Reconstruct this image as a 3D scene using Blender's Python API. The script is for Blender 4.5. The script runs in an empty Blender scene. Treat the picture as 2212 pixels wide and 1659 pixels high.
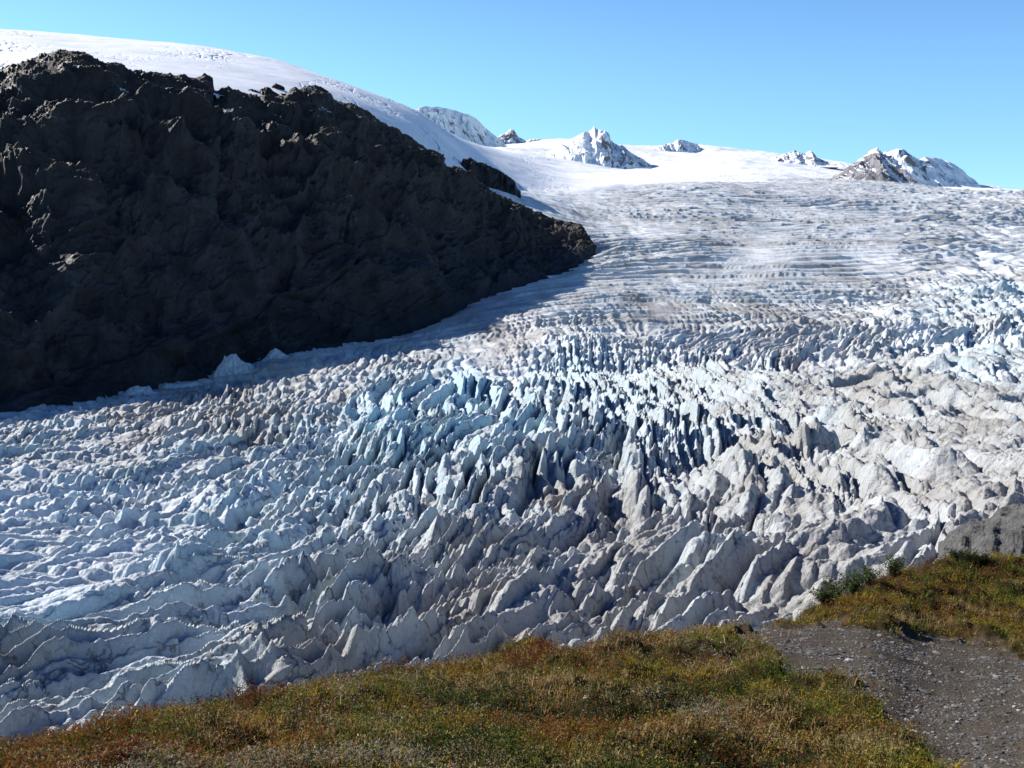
import bpy, math, random
import numpy as np
F4 = np.float32
random.seed(7)
RNG = np.random.default_rng(11)

# ------------------------------------------------------------------ camera maths
FPX, CX, CY, PITCH = 2218.0, 1106.0, 829.5, math.radians(5.1)   # picture is 2212 x 1659 units
CAMZ = 100.0
SP, CP = math.sin(PITCH), math.cos(PITCH)
SUN_AZ, SUN_EL = -59.0, 33.5

def uv2ae(u, v):
    """picture point -> (tan azimuth, tan elevation) seen from the viewpoint"""
    x = (np.asarray(u, float) - CX) / FPX
    y = -(np.asarray(v, float) - CY) / FPX
    Y = y * SP + CP
    return x / Y, (y * CP - SP) / Y

def ae2uv(a, e):
    d = CP - e * SP
    return CX + FPX * a / d, CY - FPX * (e * CP + SP) / d

# ------------------------------------------------------------------ noise
def _hash(ix, iy, seed, iz=None):
    h = ix.astype(np.uint32) * np.uint32(374761393) + iy.astype(np.uint32) * np.uint32(668265263)
    if iz is not None:
        h = h + iz.astype(np.uint32) * np.uint32(2147483647 - 1640531)
    h = h + np.uint32((seed * 2654435761) & 0xFFFFFFFF)
    h = (h ^ (h >> np.uint32(13))) * np.uint32(1274126177)
    h = (h ^ (h >> np.uint32(15))) * np.uint32(2246822519)
    return h ^ (h >> np.uint32(16))

_ang = np.linspace(0, 2 * math.pi, 256, endpoint=False)
G2 = np.stack([np.cos(_ang), np.sin(_ang)], 1).astype(F4)
_g3 = np.random.default_rng(3).normal(size=(256, 3)); G3 = (_g3 / np.linalg.norm(_g3, axis=1)[:, None]).astype(F4)

def perlin2(x, y, seed=0):
    x = np.asarray(x, F4); y = np.asarray(y, F4)
    fx = np.floor(x); fy = np.floor(y); ix = fx.astype(np.int32); iy = fy.astype(np.int32)
    x = x - fx; y = y - fy
    sx = x * x * x * (x * (x * 6 - 15) + 10); sy = y * y * y * (y * (y * 6 - 15) + 10)
    def g(dx, dy):
        k = _hash(ix + dx, iy + dy, seed) & np.uint32(255)
        return G2[k, 0] * (x - dx) + G2[k, 1] * (y - dy)
    a = g(0, 0); b = g(1, 0); c = g(0, 1); d = g(1, 1)
    a = a + sx * (b - a); c = c + sx * (d - c)
    return (a + sy * (c - a)) * F4(1.5)

def perlin3(x, y, z, seed=0):
    x = np.asarray(x, F4); y = np.asarray(y, F4); z = np.asarray(z, F4)
    fx = np.floor(x); fy = np.floor(y); fz = np.floor(z)
    ix = fx.astype(np.int32); iy = fy.astype(np.int32); iz = fz.astype(np.int32)
    x = x - fx; y = y - fy; z = z - fz
    s = [t * t * t * (t * (t * 6 - 15) + 10) for t in (x, y, z)]
    def g(dx, dy, dz):
        k = _hash(ix + dx, iy + dy, seed, iz + dz) & np.uint32(255)
        return G3[k, 0] * (x - dx) + G3[k, 1] * (y - dy) + G3[k, 2] * (z - dz)
    o = []
    for dz in (0, 1):
        a = g(0, 0, dz); a = a + s[0] * (g(1, 0, dz) - a)
        c = g(0, 1, dz); c = c + s[0] * (g(1, 1, dz) - c)
        o.append(a + s[1] * (c - a))
    return (o[0] + s[2] * (o[1] - o[0])) * F4(1.5)

def fbm2(x, y, octs=4, seed=0, gain=0.5, lac=2.03):
    t = 0; amp = 1.0
    for k in range(octs):
        t = t + F4(amp) * perlin2(x, y, seed + k); x = x * F4(lac); y = y * F4(lac); amp *= gain
    return t

def ridged3(p, scale, octs=4, seed=0, gain=0.5, an=(1, 1, 1)):
    x, y, z = [p[..., k] / (scale * an[k]) for k in range(3)]
    t = 0; amp = 1.0; prev = 1.0
    for k in range(octs):
        n = 1 - np.abs(perlin3(x, y, z, seed + k)); n = n * n * prev
        t = t + F4(amp) * n; prev = np.clip(n * 1.6, 0, 1); x = x * F4(2.1); y = y * F4(2.1); z = z * F4(2.1); amp *= gain
    return t

def fbm3(p, scale, octs=4, seed=0, gain=0.5, an=(1, 1, 1)):
    x, y, z = [p[..., k] / (scale * an[k]) for k in range(3)]
    t = 0; amp = 1.0
    for k in range(octs):
        t = t + F4(amp) * perlin3(x, y, z, seed + k); x = x * F4(2.03); y = y * F4(2.03); z = z * F4(2.03); amp *= gain
    return t

def voronoi2(x, y, seed=0, jit=0.9):
    """F1, F2 distances and a random number per cell"""
    x = np.asarray(x, F4); y = np.asarray(y, F4)
    fx = np.floor(x); fy = np.floor(y); ix = fx.astype(np.int32); iy = fy.astype(np.int32)
    x = x - fx; y = y - fy
    f1 = np.full_like(x, 9.0); f2 = np.full_like(x, 9.0); idn = np.zeros_like(x)
    for dx in (-1, 0, 1):
        for dy in (-1, 0, 1):
            h = _hash(ix + dx, iy + dy, seed)
            px = (h & np.uint32(1023)).astype(F4) / 1023; py = ((h >> np.uint32(10)) & np.uint32(1023)).astype(F4) / 1023
            d = (dx + 0.5 + (px - .5) * jit - x) ** 2 + (dy + 0.5 + (py - .5) * jit - y) ** 2
            nearer = d < f1
            f2 = np.where(nearer, f1, np.minimum(f2, d)); f1 = np.where(nearer, d, f1)
            idn = np.where(nearer, ((h >> np.uint32(20)) & np.uint32(1023)).astype(F4) / 1023, idn)
    return np.sqrt(f1), np.sqrt(f2), idn

def sstep(a, b, x):
    t = np.clip((x - a) / (b - a), 0, 1); return t * t * (3 - 2 * t)

class TPS:
    """thin plate spline through scattered control points"""
    def __init__(self, pts, vals, reg=0.0):
        P = np.asarray(pts, float); n = len(P)
        self.c = P.mean(0); self.s = P.std(0); Q = (P - self.c) / self.s; self.Q = Q
        d2 = ((Q[:, None] - Q[None]) ** 2).sum(-1)
        K = np.where(d2 > 0, 0.5 * d2 * np.log(np.maximum(d2, 1e-12)), 0) + reg * np.eye(n)
        A = np.zeros((n + 3, n + 3)); A[:n, :n] = K; A[:n, n] = 1; A[:n, n + 1:] = Q; A[n, :n] = 1; A[n + 1:, :n] = Q.T
        self.w = np.linalg.solve(A, np.concatenate([np.asarray(vals, float), [0, 0, 0]]))
    def __call__(self, x, y):
        qx = ((np.asarray(x) - self.c[0]) / self.s[0]).astype(F4); qy = ((np.asarray(y) - self.c[1]) / self.s[1]).astype(F4)
        n = len(self.Q); r = F4(self.w[n]) + F4(self.w[n + 1]) * qx + F4(self.w[n + 2]) * qy
        for k in range(n):
            d2 = (qx - F4(self.Q[k, 0])) ** 2 + (qy - F4(self.Q[k, 1])) ** 2 + F4(1e-9)
            r = r + F4(0.5 * self.w[k]) * d2 * np.log(d2)
        return r

def blend(pts, u, v, power=3.0, sy=1.5):
    """smooth map through (u, v, value) points"""
    num = 0; den = 0
    for (pu, pv, val) in pts:
        d2 = ((u - pu) / 100) ** 2 + ((v - pv) * sy / 100) ** 2 + F4(0.05)
        w = d2 ** (-power / 2); num = num + w * F4(val); den = den + w
    return num / den

# ------------------------------------------------------------------ blender helpers
scene = bpy.context.scene
COL = scene.collection

def tag(o, label=None, cat=None, group=None, kind=None):
    for k, val in (('label', label), ('category', cat), ('group', group), ('kind', kind)):
        if val: o[k] = val
    return o

def raw_mesh(name, V, faces_flat, sizes, mat=None, attrs=None, smooth=True):
    me = bpy.data.meshes.new(name)
    V = np.ascontiguousarray(V, F4).reshape(-1, 3)
    me.vertices.add(len(V)); me.vertices.foreach_set('co', V.ravel())
    fl = np.ascontiguousarray(faces_flat, np.int32).ravel()
    if np.isscalar(sizes):
        starts = np.arange(0, len(fl), sizes, dtype=np.int32)
    else:
        sizes = np.asarray(sizes, np.int32); starts = np.concatenate([[0], np.cumsum(sizes)[:-1]]).astype(np.int32)
    me.loops.add(len(fl)); me.loops.foreach_set('vertex_index', fl)
    me.polygons.add(len(starts)); me.polygons.foreach_set('loop_start', starts)
    if not smooth:
        me.polygons.foreach_set('use_smooth', np.zeros(len(starts), bool))
    me.update(calc_edges=True)
    for k, arr in (attrs or {}).items():
        arr = np.asarray(arr, F4)
        if arr.ndim == 2 and arr.shape[-1] in (3, 4) and arr.shape[0] == len(V):
            if arr.shape[1] == 3: arr = np.concatenate([arr, np.ones((len(arr), 1), F4)], 1)
            at = me.attributes.new(k, 'FLOAT_COLOR', 'POINT'); at.data.foreach_set('color', np.ascontiguousarray(arr).ravel())
        else:
            at = me.attributes.new(k, 'FLOAT', 'POINT'); at.data.foreach_set('value', np.ascontiguousarray(arr).ravel())
    if mat: me.materials.append(mat)
    return me

def link(name, me, parent=None):
    o = bpy.data.objects.new(name, me); COL.objects.link(o)
    if parent: o.parent = parent
    return o

def grid_faces(ny, nx, keep=None, flip=False):
    idx = np.arange(ny * nx, dtype=np.int32).reshape(ny, nx)
    q = np.stack([idx[:-1, :-1], idx[:-1, 1:], idx[1:, 1:], idx[1:, :-1]], -1)
    if flip: q = q[..., ::-1]
    q = q.reshape(-1, 4)
    if keep is not None: q = q[keep.ravel()]
    return q

def grid_mesh(name, P, mat, attrs=None, keep=None, flip=False):
    ny, nx = P.shape[:2]
    q = grid_faces(ny, nx, keep, flip)
    at = {k: v.reshape(-1, v.shape[-1]) if v.ndim == 3 else v.ravel() for k, v in (attrs or {}).items()}
    return raw_mesh(name, P, q, 4, mat, at)

class NT:
    def __init__(self, name):
        self.m = bpy.data.materials.new(name); self.m.use_nodes = True
        self.t = self.m.node_tree; self.n = self.t.nodes
        self.b = self.n['Principled BSDF']; self.out = self.n['Material Output']
        self.b.inputs['Specular IOR Level'].default_value = 0.2
    def L(self, a, b): self.t.links.new(a, b)
    def node(self, typ, **kw):
        x = self.n.new(typ)
        for k, v in kw.items(): setattr(x, k, v)
        return x
    def attr(self, name, vec=False):
        x = self.node('ShaderNodeAttribute', attribute_name=name); return x.outputs['Color' if vec else 'Fac']
    def noise(self, scale, detail=4, rough=0.6, co=None, dist=0.0, typ='FBM'):
        x = self.node('ShaderNodeTexNoise'); x.inputs['Scale'].default_value = scale; x.inputs['Detail'].default_value = detail
        x.inputs['Roughness'].default_value = rough; x.inputs['Distortion'].default_value = dist
        self.L(co if co is not None else self.pos(), x.inputs['Vector']); return x.outputs['Fac']
    def pos(self):
        if not hasattr(self, '_p'): self._p = self.node('ShaderNodeTexCoord').outputs['Object']
        return self._p
    def scaled(self, s, rot=(0, 0, 0)):
        x = self.node('ShaderNodeMapping'); x.inputs['Scale'].default_value = s; x.inputs['Rotation'].default_value = rot
        self.L(self.pos(), x.inputs['Vector']); return x.outputs['Vector']
    def math(self, op, a, b=None, clamp=False):
        x = self.node('ShaderNodeMath', operation=op, use_clamp=clamp)
        for i, v in enumerate((a, b)):
            if v is None: continue
            if isinstance(v, (int, float)): x.inputs[i].default_value = v
            else: self.L(v, x.inputs[i])
        return x.outputs[0]
    def ramp(self, f, lo, hi, a=0.0, b=1.0):
        x = self.node('ShaderNodeMapRange', interpolation_type='SMOOTHSTEP')
        x.inputs[1].default_value = lo; x.inputs[2].default_value = hi; x.inputs[3].default_value = a; x.inputs[4].default_value = b
        self.L(f, x.inputs[0]); return x.outputs[0]
    def mix(self, f, a, b, mode='MIX'):
        x = self.node('ShaderNodeMix', data_type='RGBA', blend_type=mode)
        for i, v in ((0, f), (6, a), (7, b)):
            if isinstance(v, (int, float)): x.inputs[i].default_value = v
            elif isinstance(v, tuple): x.inputs[i].default_value = (*v, 1)
            else: self.L(v, x.inputs[i])
        return x.outputs[2]
    def bump(self, h, dist=1.0, strength=1.0):
        x = self.node('ShaderNodeBump'); x.inputs['Distance'].default_value = dist; x.inputs['Strength'].default_value = strength
        self.L(h, x.inputs['Height']); self.L(x.outputs[0], self.b.inputs['Normal'])
    def done(self, color, rough=0.8):
        if isinstance(color, tuple): self.b.inputs['Base Color'].default_value = (*color, 1)
        else: self.L(color, self.b.inputs['Base Color'])
        if isinstance(rough, (int, float)): self.b.inputs['Roughness'].default_value = rough
        else: self.L(rough, self.b.inputs['Roughness'])
        return self.m

# ------------------------------------------------------------------ materials
def mat_glacier():
    k = NT('glacier_ice')
    dirt = k.attr('dirt'); blue = k.attr('blue')
    n1 = k.noise(0.12, 6, 0.65); n2 = k.noise(0.9, 5, 0.7)
    st = k.noise(1.0, 5, 0.7, k.scaled((0.9, 0.9, 0.10)), 1.2)          # meltwater streaks down the walls
    clean = k.mix(k.ramp(n1, 0.35, 0.7), (0.80, 0.82, 0.84), (0.66, 0.70, 0.74))
    ice = k.mix(blue, clean, (0.38, 0.61, 0.72))
    dcol = k.mix(k.ramp(n2, 0.3, 0.7), (0.275, 0.265, 0.25), (0.44, 0.425, 0.405))
    f = k.math('MULTIPLY', dirt, k.ramp(n2, 0.15, 0.75, 0.72, 1.15), True)
    c = k.mix(f, ice, dcol)
    f2 = k.math('MULTIPLY', k.ramp(st, 0.52, 0.70), k.math('MULTIPLY', dirt, 0.75), True)
    c = k.mix(f2, c, (0.15, 0.135, 0.115))
    vo = k.node('ShaderNodeTexVoronoi', feature='DISTANCE_TO_EDGE'); vo.inputs['Scale'].default_value = 0.16
    wv = k.node('ShaderNodeVectorMath', operation='ADD'); nz = k.node('ShaderNodeTexNoise'); nz.inputs['Scale'].default_value = .25; nz.inputs['Detail'].default_value = 4
    sc = k.node('ShaderNodeVectorMath', operation='SCALE'); sc.inputs['Scale'].default_value = 6.0
    k.L(k.pos(), nz.inputs['Vector']); k.L(nz.outputs['Color'], sc.inputs[0]); k.L(sc.outputs[0], wv.inputs[0]); k.L(k.scaled((1, 1, .45)), wv.inputs[1]); k.L(wv.outputs[0], vo.inputs['Vector'])
    crack = k.math('MULTIPLY', k.ramp(vo.outputs['Distance'], 0.012, 0.05, 1, 0), k.ramp(n1, .42, .58, 0, .75))
    crack = k.math('MULTIPLY', crack, k.ramp(k.attr('fins'), 2, 8))
    c = k.mix(crack, c, (0.10, 0.09, 0.075))
    bh = k.math('ADD', k.math('MULTIPLY', n2, 0.9), k.math('MULTIPLY', st, 0.6))
    k.bump(bh, 1.0, 0.9)
    return k.done(c, 0.6)

def mat_snow():
    k = NT('icefield_snow')
    crack = k.attr('crack')
    n = k.noise(0.004, 5, 0.6, k.scaled((1, 2.5, 1))); n2 = k.noise(0.05, 4, 0.6, k.scaled((1, 3, 1)))
    c = k.mix(k.ramp(n, 0.4, 0.7), (0.93, 0.94, 0.95), (0.86, 0.88, 0.90))
    c = k.mix(crack, c, (0.46, 0.55, 0.62))
    k.bump(n2, 1.5, 0.5)
    return k.done(c, 0.55)

def mat_cliff():
    k = NT('cliff_rock')
    veg = k.attr('veg'); snow = k.attr('snow')
    n1 = k.noise(0.03, 6, 0.65); n2 = k.noise(0.25, 6, 0.7); n3 = k.noise(0.06, 5, 0.6, k.scaled((1, 1, 0.25)))
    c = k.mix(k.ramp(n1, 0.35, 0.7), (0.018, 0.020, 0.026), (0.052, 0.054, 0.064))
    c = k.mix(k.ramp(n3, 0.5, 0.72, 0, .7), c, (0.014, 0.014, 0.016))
    vg = k.mix(k.ramp(n2, 0.35, 0.65), (0.030, 0.026, 0.018), (0.075, 0.056, 0.040))
    c = k.mix(k.math('MULTIPLY', veg, k.ramp(n2, 0.35, 0.6, 0.3, 1)), c, vg)
    c = k.mix(k.ramp(n2, 0.66, 0.78, 0, .6), c, (0.14, 0.135, 0.125))
    c = k.mix(snow, c, (0.88, 0.90, 0.93))
    k.bump(k.math('ADD', k.math('MULTIPLY', n2, 2.0), k.math('MULTIPLY', k.noise(1.2, 5, 0.7), 0.6)), 1.6, 1.0)
    return k.done(c, k.mix(k.ramp(n1, 0.4, 0.6), (0.5, 0.5, 0.5), (0.8, 0.8, 0.8)))

def mat_peak():
    k = NT('peak_snow_and_rock')
    rock = k.attr('rock')
    n = k.noise(0.02, 6, 0.7)
    f = k.ramp(k.math('ADD', rock, k.math('MULTIPLY', k.math('SUBTRACT', n, 0.5), 0.9)), 0.48, 0.56)
    rc = k.mix(k.ramp(n, 0.4, 0.6), (0.11, 0.11, 0.125), (0.22, 0.21, 0.225))
    c = k.mix(f, (0.90, 0.92, 0.95), rc)
    k.bump(n, 14.0, 0.7)
    return k.done(c, 0.7)

M_ICE, M_SNOW, M_CLIFF, M_PEAK = mat_glacier(), mat_snow(), mat_cliff(), mat_peak()

# ------------------------------------------------------------------ ice sheets
def fit(ctrl):
    """ctrl rows (u, v, Y) or (u, None, Y, z relative to the eye)"""
    pa, pe = [], []
    for c in ctrl:
        if c[1] is None:
            a, _ = uv2ae(c[0], 700); e = c[3] / c[2]
        else:
            a, e = uv2ae(c[0], c[1])
        pa.append((float(a), math.log(c[2]))); pe.append(float(e))
    return TPS(pa, pe)

GL = [(-200, None, 130, -92), (500, None, 130, -82), (1100, None, 130, -76), (1700, None, 130, -66), (2400, None, 130, -50),
      (0, None, 205, -84), (800, 1400, 212), (1500, 1330, 205), (2050, 1200, 205), (2300, 1120, 215),
      (-150, 1210, 300), (100, 1200, 310), (800, 1200, 300), (1400, 1200, 272), (1750, 1130, 270),
      (100, 1000, 500), (600, 1000, 465), (1000, 1000, 430), (1500, 1000, 400), (1900, 1000, 360), (2250, 960, 370),
      (-150, 925, 640), (150, 885, 715), (700, 870, 630), (1200, 850, 600), (1600, 830, 590), (2000, 800, 600), (2300, 780, 620),
      (400, 830, 830), (700, 755, 950), (950, 745, 870), (1300, 760, 760), (1800, 700, 900), (2250, 650, 950),
      (1020, 660, 1150), (1400, 650, 1050), (1250, 595, 1270), (1800, 560, 1300), (2250, 545, 1330), (1320, 545, 1450),
      (1300, 480, 1750), (1700, 478, 1730), (2250, 478, 1700), (1150, 618, 1240), (1080, 640, 1190), (1215, 595, 1310), (1275, 565, 1400), (1180, 545, 1500), (1090, 560, 1450), (1130, 412, 2080), (1100, 421, 1780), (1180, 436, 1850), (1050, 420, 1700), (1500, 398, 2300), (1850, 402, 2300), (2212, 415, 2230),
      (2330, 418, 2230), (1100, 395, 2550), (1500, 396, 2750), (2212, 425, 2750), (600, 740, 1150), (850, 690, 1300)]
gl = fit(GL)

def build_glacier():
    NX = 1660
    a = np.linspace(-0.60, 0.60, NX, dtype=F4)
    rows = [135.0]
    while rows[-1] < 2750:
        Y = rows[-1]; rows.append(Y * (1 + (0.0013 if Y < 330 else 0.0018 if Y < 850 else 0.0014)))
    R = np.array(rows, F4); NY = len(R)
    A, Y = np.meshgrid(a, R)
    # coarse evaluation of the base sheet, then linear upsampling
    ca = np.linspace(-0.60, 0.60, 260); cr = np.exp(np.linspace(math.log(R[0]), math.log(R[-1]), 260))
    CA, CR = np.meshgrid(ca, np.log(cr)); E0 = gl(CA, CR)
    ju = np.clip((A - ca[0]) / (ca[1] - ca[0]), 0, 258.999); jv = np.clip((np.log(Y) - math.log(R[0])) / (math.log(R[-1]) - math.log(R[0])) * 259, 0, 258.999)
    iu = ju.astype(int); iv = jv.astype(int); fu = (ju - iu).astype(F4); fv = (jv - iv).astype(F4)
    def up(C):
        return (C[iv, iu] * (1 - fu) + C[iv, iu + 1] * fu) * (1 - fv) + (C[iv + 1, iu] * (1 - fu) + C[iv + 1, iu + 1] * fu) * fv
    E = up(E0.astype(F4))
    CU, CV = ae2uv(CA, E0)
    U, V = up(CU.astype(F4)), up(CV.astype(F4))
    X = A * Y; Z = E * Y
    # amplitude maps laid over the glacier (u, v, value)
    ampA = [(0, 1560, 9), (500, 1450, 13), (900, 1380, 13), (1300, 1300, 8.5), (1700, 1280, 7.5), (2050, 1150, 6), (2200, 1000, 6), (1900, 1000, 7.5), (1500, 1080, 6.5),
            (1200, 1150, 8), (800, 1250, 11), (400, 1310, 6), (150, 1280, 3), (50, 1150, 2.2), (300, 1100, 2.5), (700, 1100, 7), (1000, 1000, 4), (1400, 900, 3), (1700, 850, 5),
            (2000, 850, 5), (2150, 780, 3.5), (1600, 760, 2), (700, 920, 2.5), (300, 950, 2.5), (0, 1000, 2.5), (1000, 780, 0.5), (1500, 650, 0.4), (2000, 600, 0.4), (1400, 480, 0.2), (2000, 470, 0.2)]
    ampB = [(0, 1560, 3), (600, 1450, 4), (1200, 1300, 2), (1800, 1250, 2), (2100, 1050, 2), (1100, 1180, 4), (700, 1100, 9), (850, 1000, 13), (1150, 950, 13), (1450, 900, 11), (1650, 880, 8), (1000, 860, 11),
            (1250, 820, 9), (1500, 780, 6), (1900, 760, 4.5), (2150, 690, 5), (2000, 880, 4), (800, 880, 10), (600, 960, 8), (350, 900, 6), (100, 950, 6), (400, 1050, 4.5), (100, 1100, 3), (100, 1250, 2),
            (300, 1200, 2), (700, 820, 1.5), (1000, 760, 1), (1400, 700, .6), (1700, 640, .6), (1200, 640, 2), (1400, 480, 0.3), (2000, 470, 0.3)]
    ampC = [(0, 1500, 0), (1000, 1200, 0), (2000, 1000, 0), (1000, 900, 0), (500, 900, 4), (600, 830, 5), (900, 780, 4), (300, 960, 4), (1100, 730, 2.5), (1500, 700, 3), (1900, 670, 4), (1600, 800, 0), (2150, 750, 0.5),
            (1200, 650, 4), (1500, 620, 5), (1800, 600, 6), (2150, 600, 6), (1400, 530, 6), (1700, 500, 7), (2100, 510, 6), (1500, 440, 7), (2000, 440, 6), (1200, 420, 2), (1250, 480, 6)]
    dirt = [(0, 1550, .6), (300, 1450, .5), (700, 1400, .65), (1100, 1300, .92), (1500, 1300, .95), (1900, 1250, .95), (2200, 1100, 1), (1400, 1130, .9), (1700, 1000, .85), (2100, 930, .8), (1100, 1100, .75), (1900, 830, .7),
            (1600, 850, .5), (1300, 900, .4), (1000, 950, .35), (700, 1050, .4), (800, 880, .15), (1000, 830, .15), (1200, 800, .22), (1600, 770, .3), (2000, 700, .25), (2200, 650, .2), (400, 1060, .3), (100, 1200, .05),
            (200, 1120, .12), (50, 1330, .2), (350, 1180, .15), (300, 920, .75), (500, 890, .85), (100, 960, .5), (700, 850, .8), (900, 780, .75), (1100, 720, .7), (1300, 690, .75), (1600, 690, .8), (1900, 650, .75), (2200, 600, .55),
            (1300, 640, .5), (1500, 600, .45), (1800, 610, .6), (1500, 520, .5), (1900, 540, .3), (1250, 460, .25), (1500, 430, .4), (2000, 470, .5), (1500, 400, .25), (2000, 420, .3), (1150, 430, .02)]
    blue = [(0, 1550, .3), (500, 1400, .35), (1000, 1250, .25), (1800, 1200, .15), (2100, 1000, .2), (1500, 1050, .25), (800, 1100, .5), (850, 960, .75), (1000, 860, .85), (700, 900, .8), (1250, 850, .6), (1500, 900, .45),
            (1500, 780, .4), (1900, 780, .25), (2150, 680, .6), (500, 960, .6), (100, 940, .65), (300, 1000, .5), (200, 1150, .3), (50, 1330, .5), (700, 800, .3), (1100, 720, .2), (1250, 650, .55), (1500, 560, .5), (1350, 530, .5), (1900, 520, .15), (1500, 430, .1)]
    dirt = [(p[0], p[1], p[2] * (.72 if p[1] < 600 else .75 if p[1] < 720 else 1)) for p in dirt]
    ampC += [(1400, 507, 1.2), (1650, 540, 1.2), (1900, 566, 1.2), (2150, 585, 1.5), (1350, 540, 9), (1500, 562, 9), (1700, 600, 8), (1400, 470, 8), (1600, 470, 8), (2000, 490, 9), (1900, 625, 8), (2150, 630, 7), (1250, 430, 1), (1700, 420, 4)]
    dirt = [(p[0], p[1], min(1, p[2] + (.2 if p[0] > 1550 and 760 < p[1] < 1010 else 0))) for p in dirt]
    dirt += [(1400, 507, .1), (1650, 540, .1), (1900, 562, .08), (2150, 580, .1), (1350, 540, .45), (1500, 565, .5), (1700, 600, .4), (1900, 630, .62), (2150, 625, .5), (1700, 665, .6), (1400, 690, .65), (2000, 490, .45), (1450, 470, .35)]
    blue = [(p[0], p[1], p[2] * (1.15 if p[0] < 900 else .8) if p[1] > 1180 else p[2]) for p in blue]
    def cmap(pts): return up(blend(pts, CU.astype(F4), CV.astype(F4)).astype(F4))
    aA, aB, aC, dI, bI = [cmap(p) for p in (ampA, ampB, ampC, dirt, blue)]
    far = sstep(700, 600, V - .08 * (1500 - U)); bI = bI * (1 - .65 * far); aA = aA * (1 - .9 * far); aB = aB * (1 - .8 * far)
    ub, vb, yb = np.array(BASE).T
    calm = np.where(U < 1290, .3 + .7 * sstep(15, 130, np.interp(U, ub, yb) - Y), 1).astype(F4); aA = aA * calm; aB = aB * calm
    # crevasse coordinates: arcs round a point out on the left of the bend
    wx = fbm2(X / 75, Y / 95, 3, 1) * 10; wy = fbm2(X / 70, Y / 70, 3, 9) * 11
    gy_ = np.linspace(80, 3000, 3000); gt = np.interp(gy_, [80, 200, 250, 300, 350, 450, 560, 700, 1000], [.95, .92, .72, .40, .22, .20, .08, -.05, -.12]); gi = np.cumsum(gt) * (gy_[1] - gy_[0])
    Ye = Y + 0.4 * np.minimum(X + 50 + .15 * (Y - 250), 0)
    S = (X + wx - np.interp(Ye, gy_, gi) + .42 * sstep(20, 150, X) * (Y - 350) * sstep(900, 600, Y)).astype(F4); T = (Y + wy + .3 * X).astype(F4)
    # A: scalloped fins, sharp crests round hollow bowls
    S = S + fbm2(X / 19, Y / 34, 2, 15) * 1.7
    sabs = lambda q: np.sqrt(q * q + F4(.0016))
    mod = 0.8 + 0.55 * fbm2(X / 45, Y / 45, 2, 21)
    f1, f2, idc = voronoi2(S / 17, T / 62, 31)
    g1, g2, idg = voronoi2(S / 7.5 + 3.3, T / 25 + 1.7, 37)
    wob = perlin2(X / 14, Y / 14, 33) * .5
    but = 1.03 - sabs(perlin2(T / 7.0 + wob, S / 24, 39)); but2 = 1.03 - sabs(perlin2(T / 3.4 - wob, S / 13, 40))
    crest = np.clip(1.04 - sabs(perlin2(S / 11, T / 170, 34)), 0, 1) ** 1.6 + .55 * np.clip(1.04 - sabs(perlin2(S / 5.2, T / 85, 35)), 0, 1) ** 1.5
    bowls = .80 * crest - .32 + .24 * np.clip(f1, 0, 1.05) ** 1.2 + .28 * np.clip(g1, 0, 1.05) ** 1.25 + .32 * but ** 2 + .10 * but2 ** 2 + 0.28 * (idc - 0.5) + .2 * (idg - .5)
    hA = (bowls - 0.85) * mod * 1.6
    # right of the middle the tops are worn flat and only pits and slots stay deep
    worn = cmap([(0, 1500, 0), (500, 1400, 0), (800, 1380, .35), (700, 1150, .2), (1100, 1300, .8), (1300, 1120, .9), (1600, 1200, 1), (2000, 1100, 1), (1900, 900, .8), (1500, 950, .5), (1000, 1000, .2), (900, 900, 0), (1300, 830, .2), (1800, 780, .6), (2200, 850, .8), (1500, 720, 0), (2150, 680, .1), (300, 950, 0), (100, 1200, 0), (1300, 600, 0), (1900, 550, 0)]) * (1 - far) * sstep(660, 780, V)
    flat = np.where(hA > -.12, -.12 + (hA + .12) * .42, hA * 1.3 + .036)
    hA = hA + (flat - hA) * worn
    pits = np.clip(1 - g1 * 1.9, 0, 1) ** .8 * (idg > .4) * 3.2 + np.clip(1 - np.abs(perlin2(S / 12.5, T / 75, 36)) * 6, 0, 1) * np.clip(.55 + perlin2(X / 40, Y / 50, 38), 0, 1) * 6.5
    k1_, k2_, kk = voronoi2(X / 5.5 + 2.2, Y / 8 + 4.1, 29); rubble = np.clip((k2_ - k1_) * 2, 0, 1) ** .6 * (.2 + 1.2 * kk) * 1.1
    # B: long fins with rounded tops parted by narrow crevasses
    b1, b2, idb = voronoi2(S / 11.0 + 7.1, T / 150 + 2.3, 43, 0.9)
    c1, c2, idk = voronoi2(S / 6.5 + 1.9, T / 16 + 5.5, 47)
    blk = np.clip((b2 - b1) * 1.9, 0, 1) ** 0.75
    sub = np.clip((c2 - c1) * 2.4, 0, 1) ** 0.6
    slot = np.clip(np.abs(perlin2(S / 12, T / 300, 44)) * 3.2, 0, 1) ** .7; slot2 = np.clip(np.abs(perlin2(S / 6.5, T / 160, 46)) * 3.5, 0, 1) ** .7
    blk = (.28 * blk + .76 * slot) * (.72 + .32 * slot2)
    lng = fbm2(S / 30, T / 60, 2, 49)
    hB = blk * (0.95 + 0.5 * (idb - .5) + .35 * lng) - 0.72 + (sub - 0.6) * 0.20 * (0.35 + blk) + 0.16 * (idk - .5) * blk
    # walls fluted by melt
    flute = (1.03 - sabs(perlin2(T / 4.5 + wob, S / 40, 53))) - .7
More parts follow.
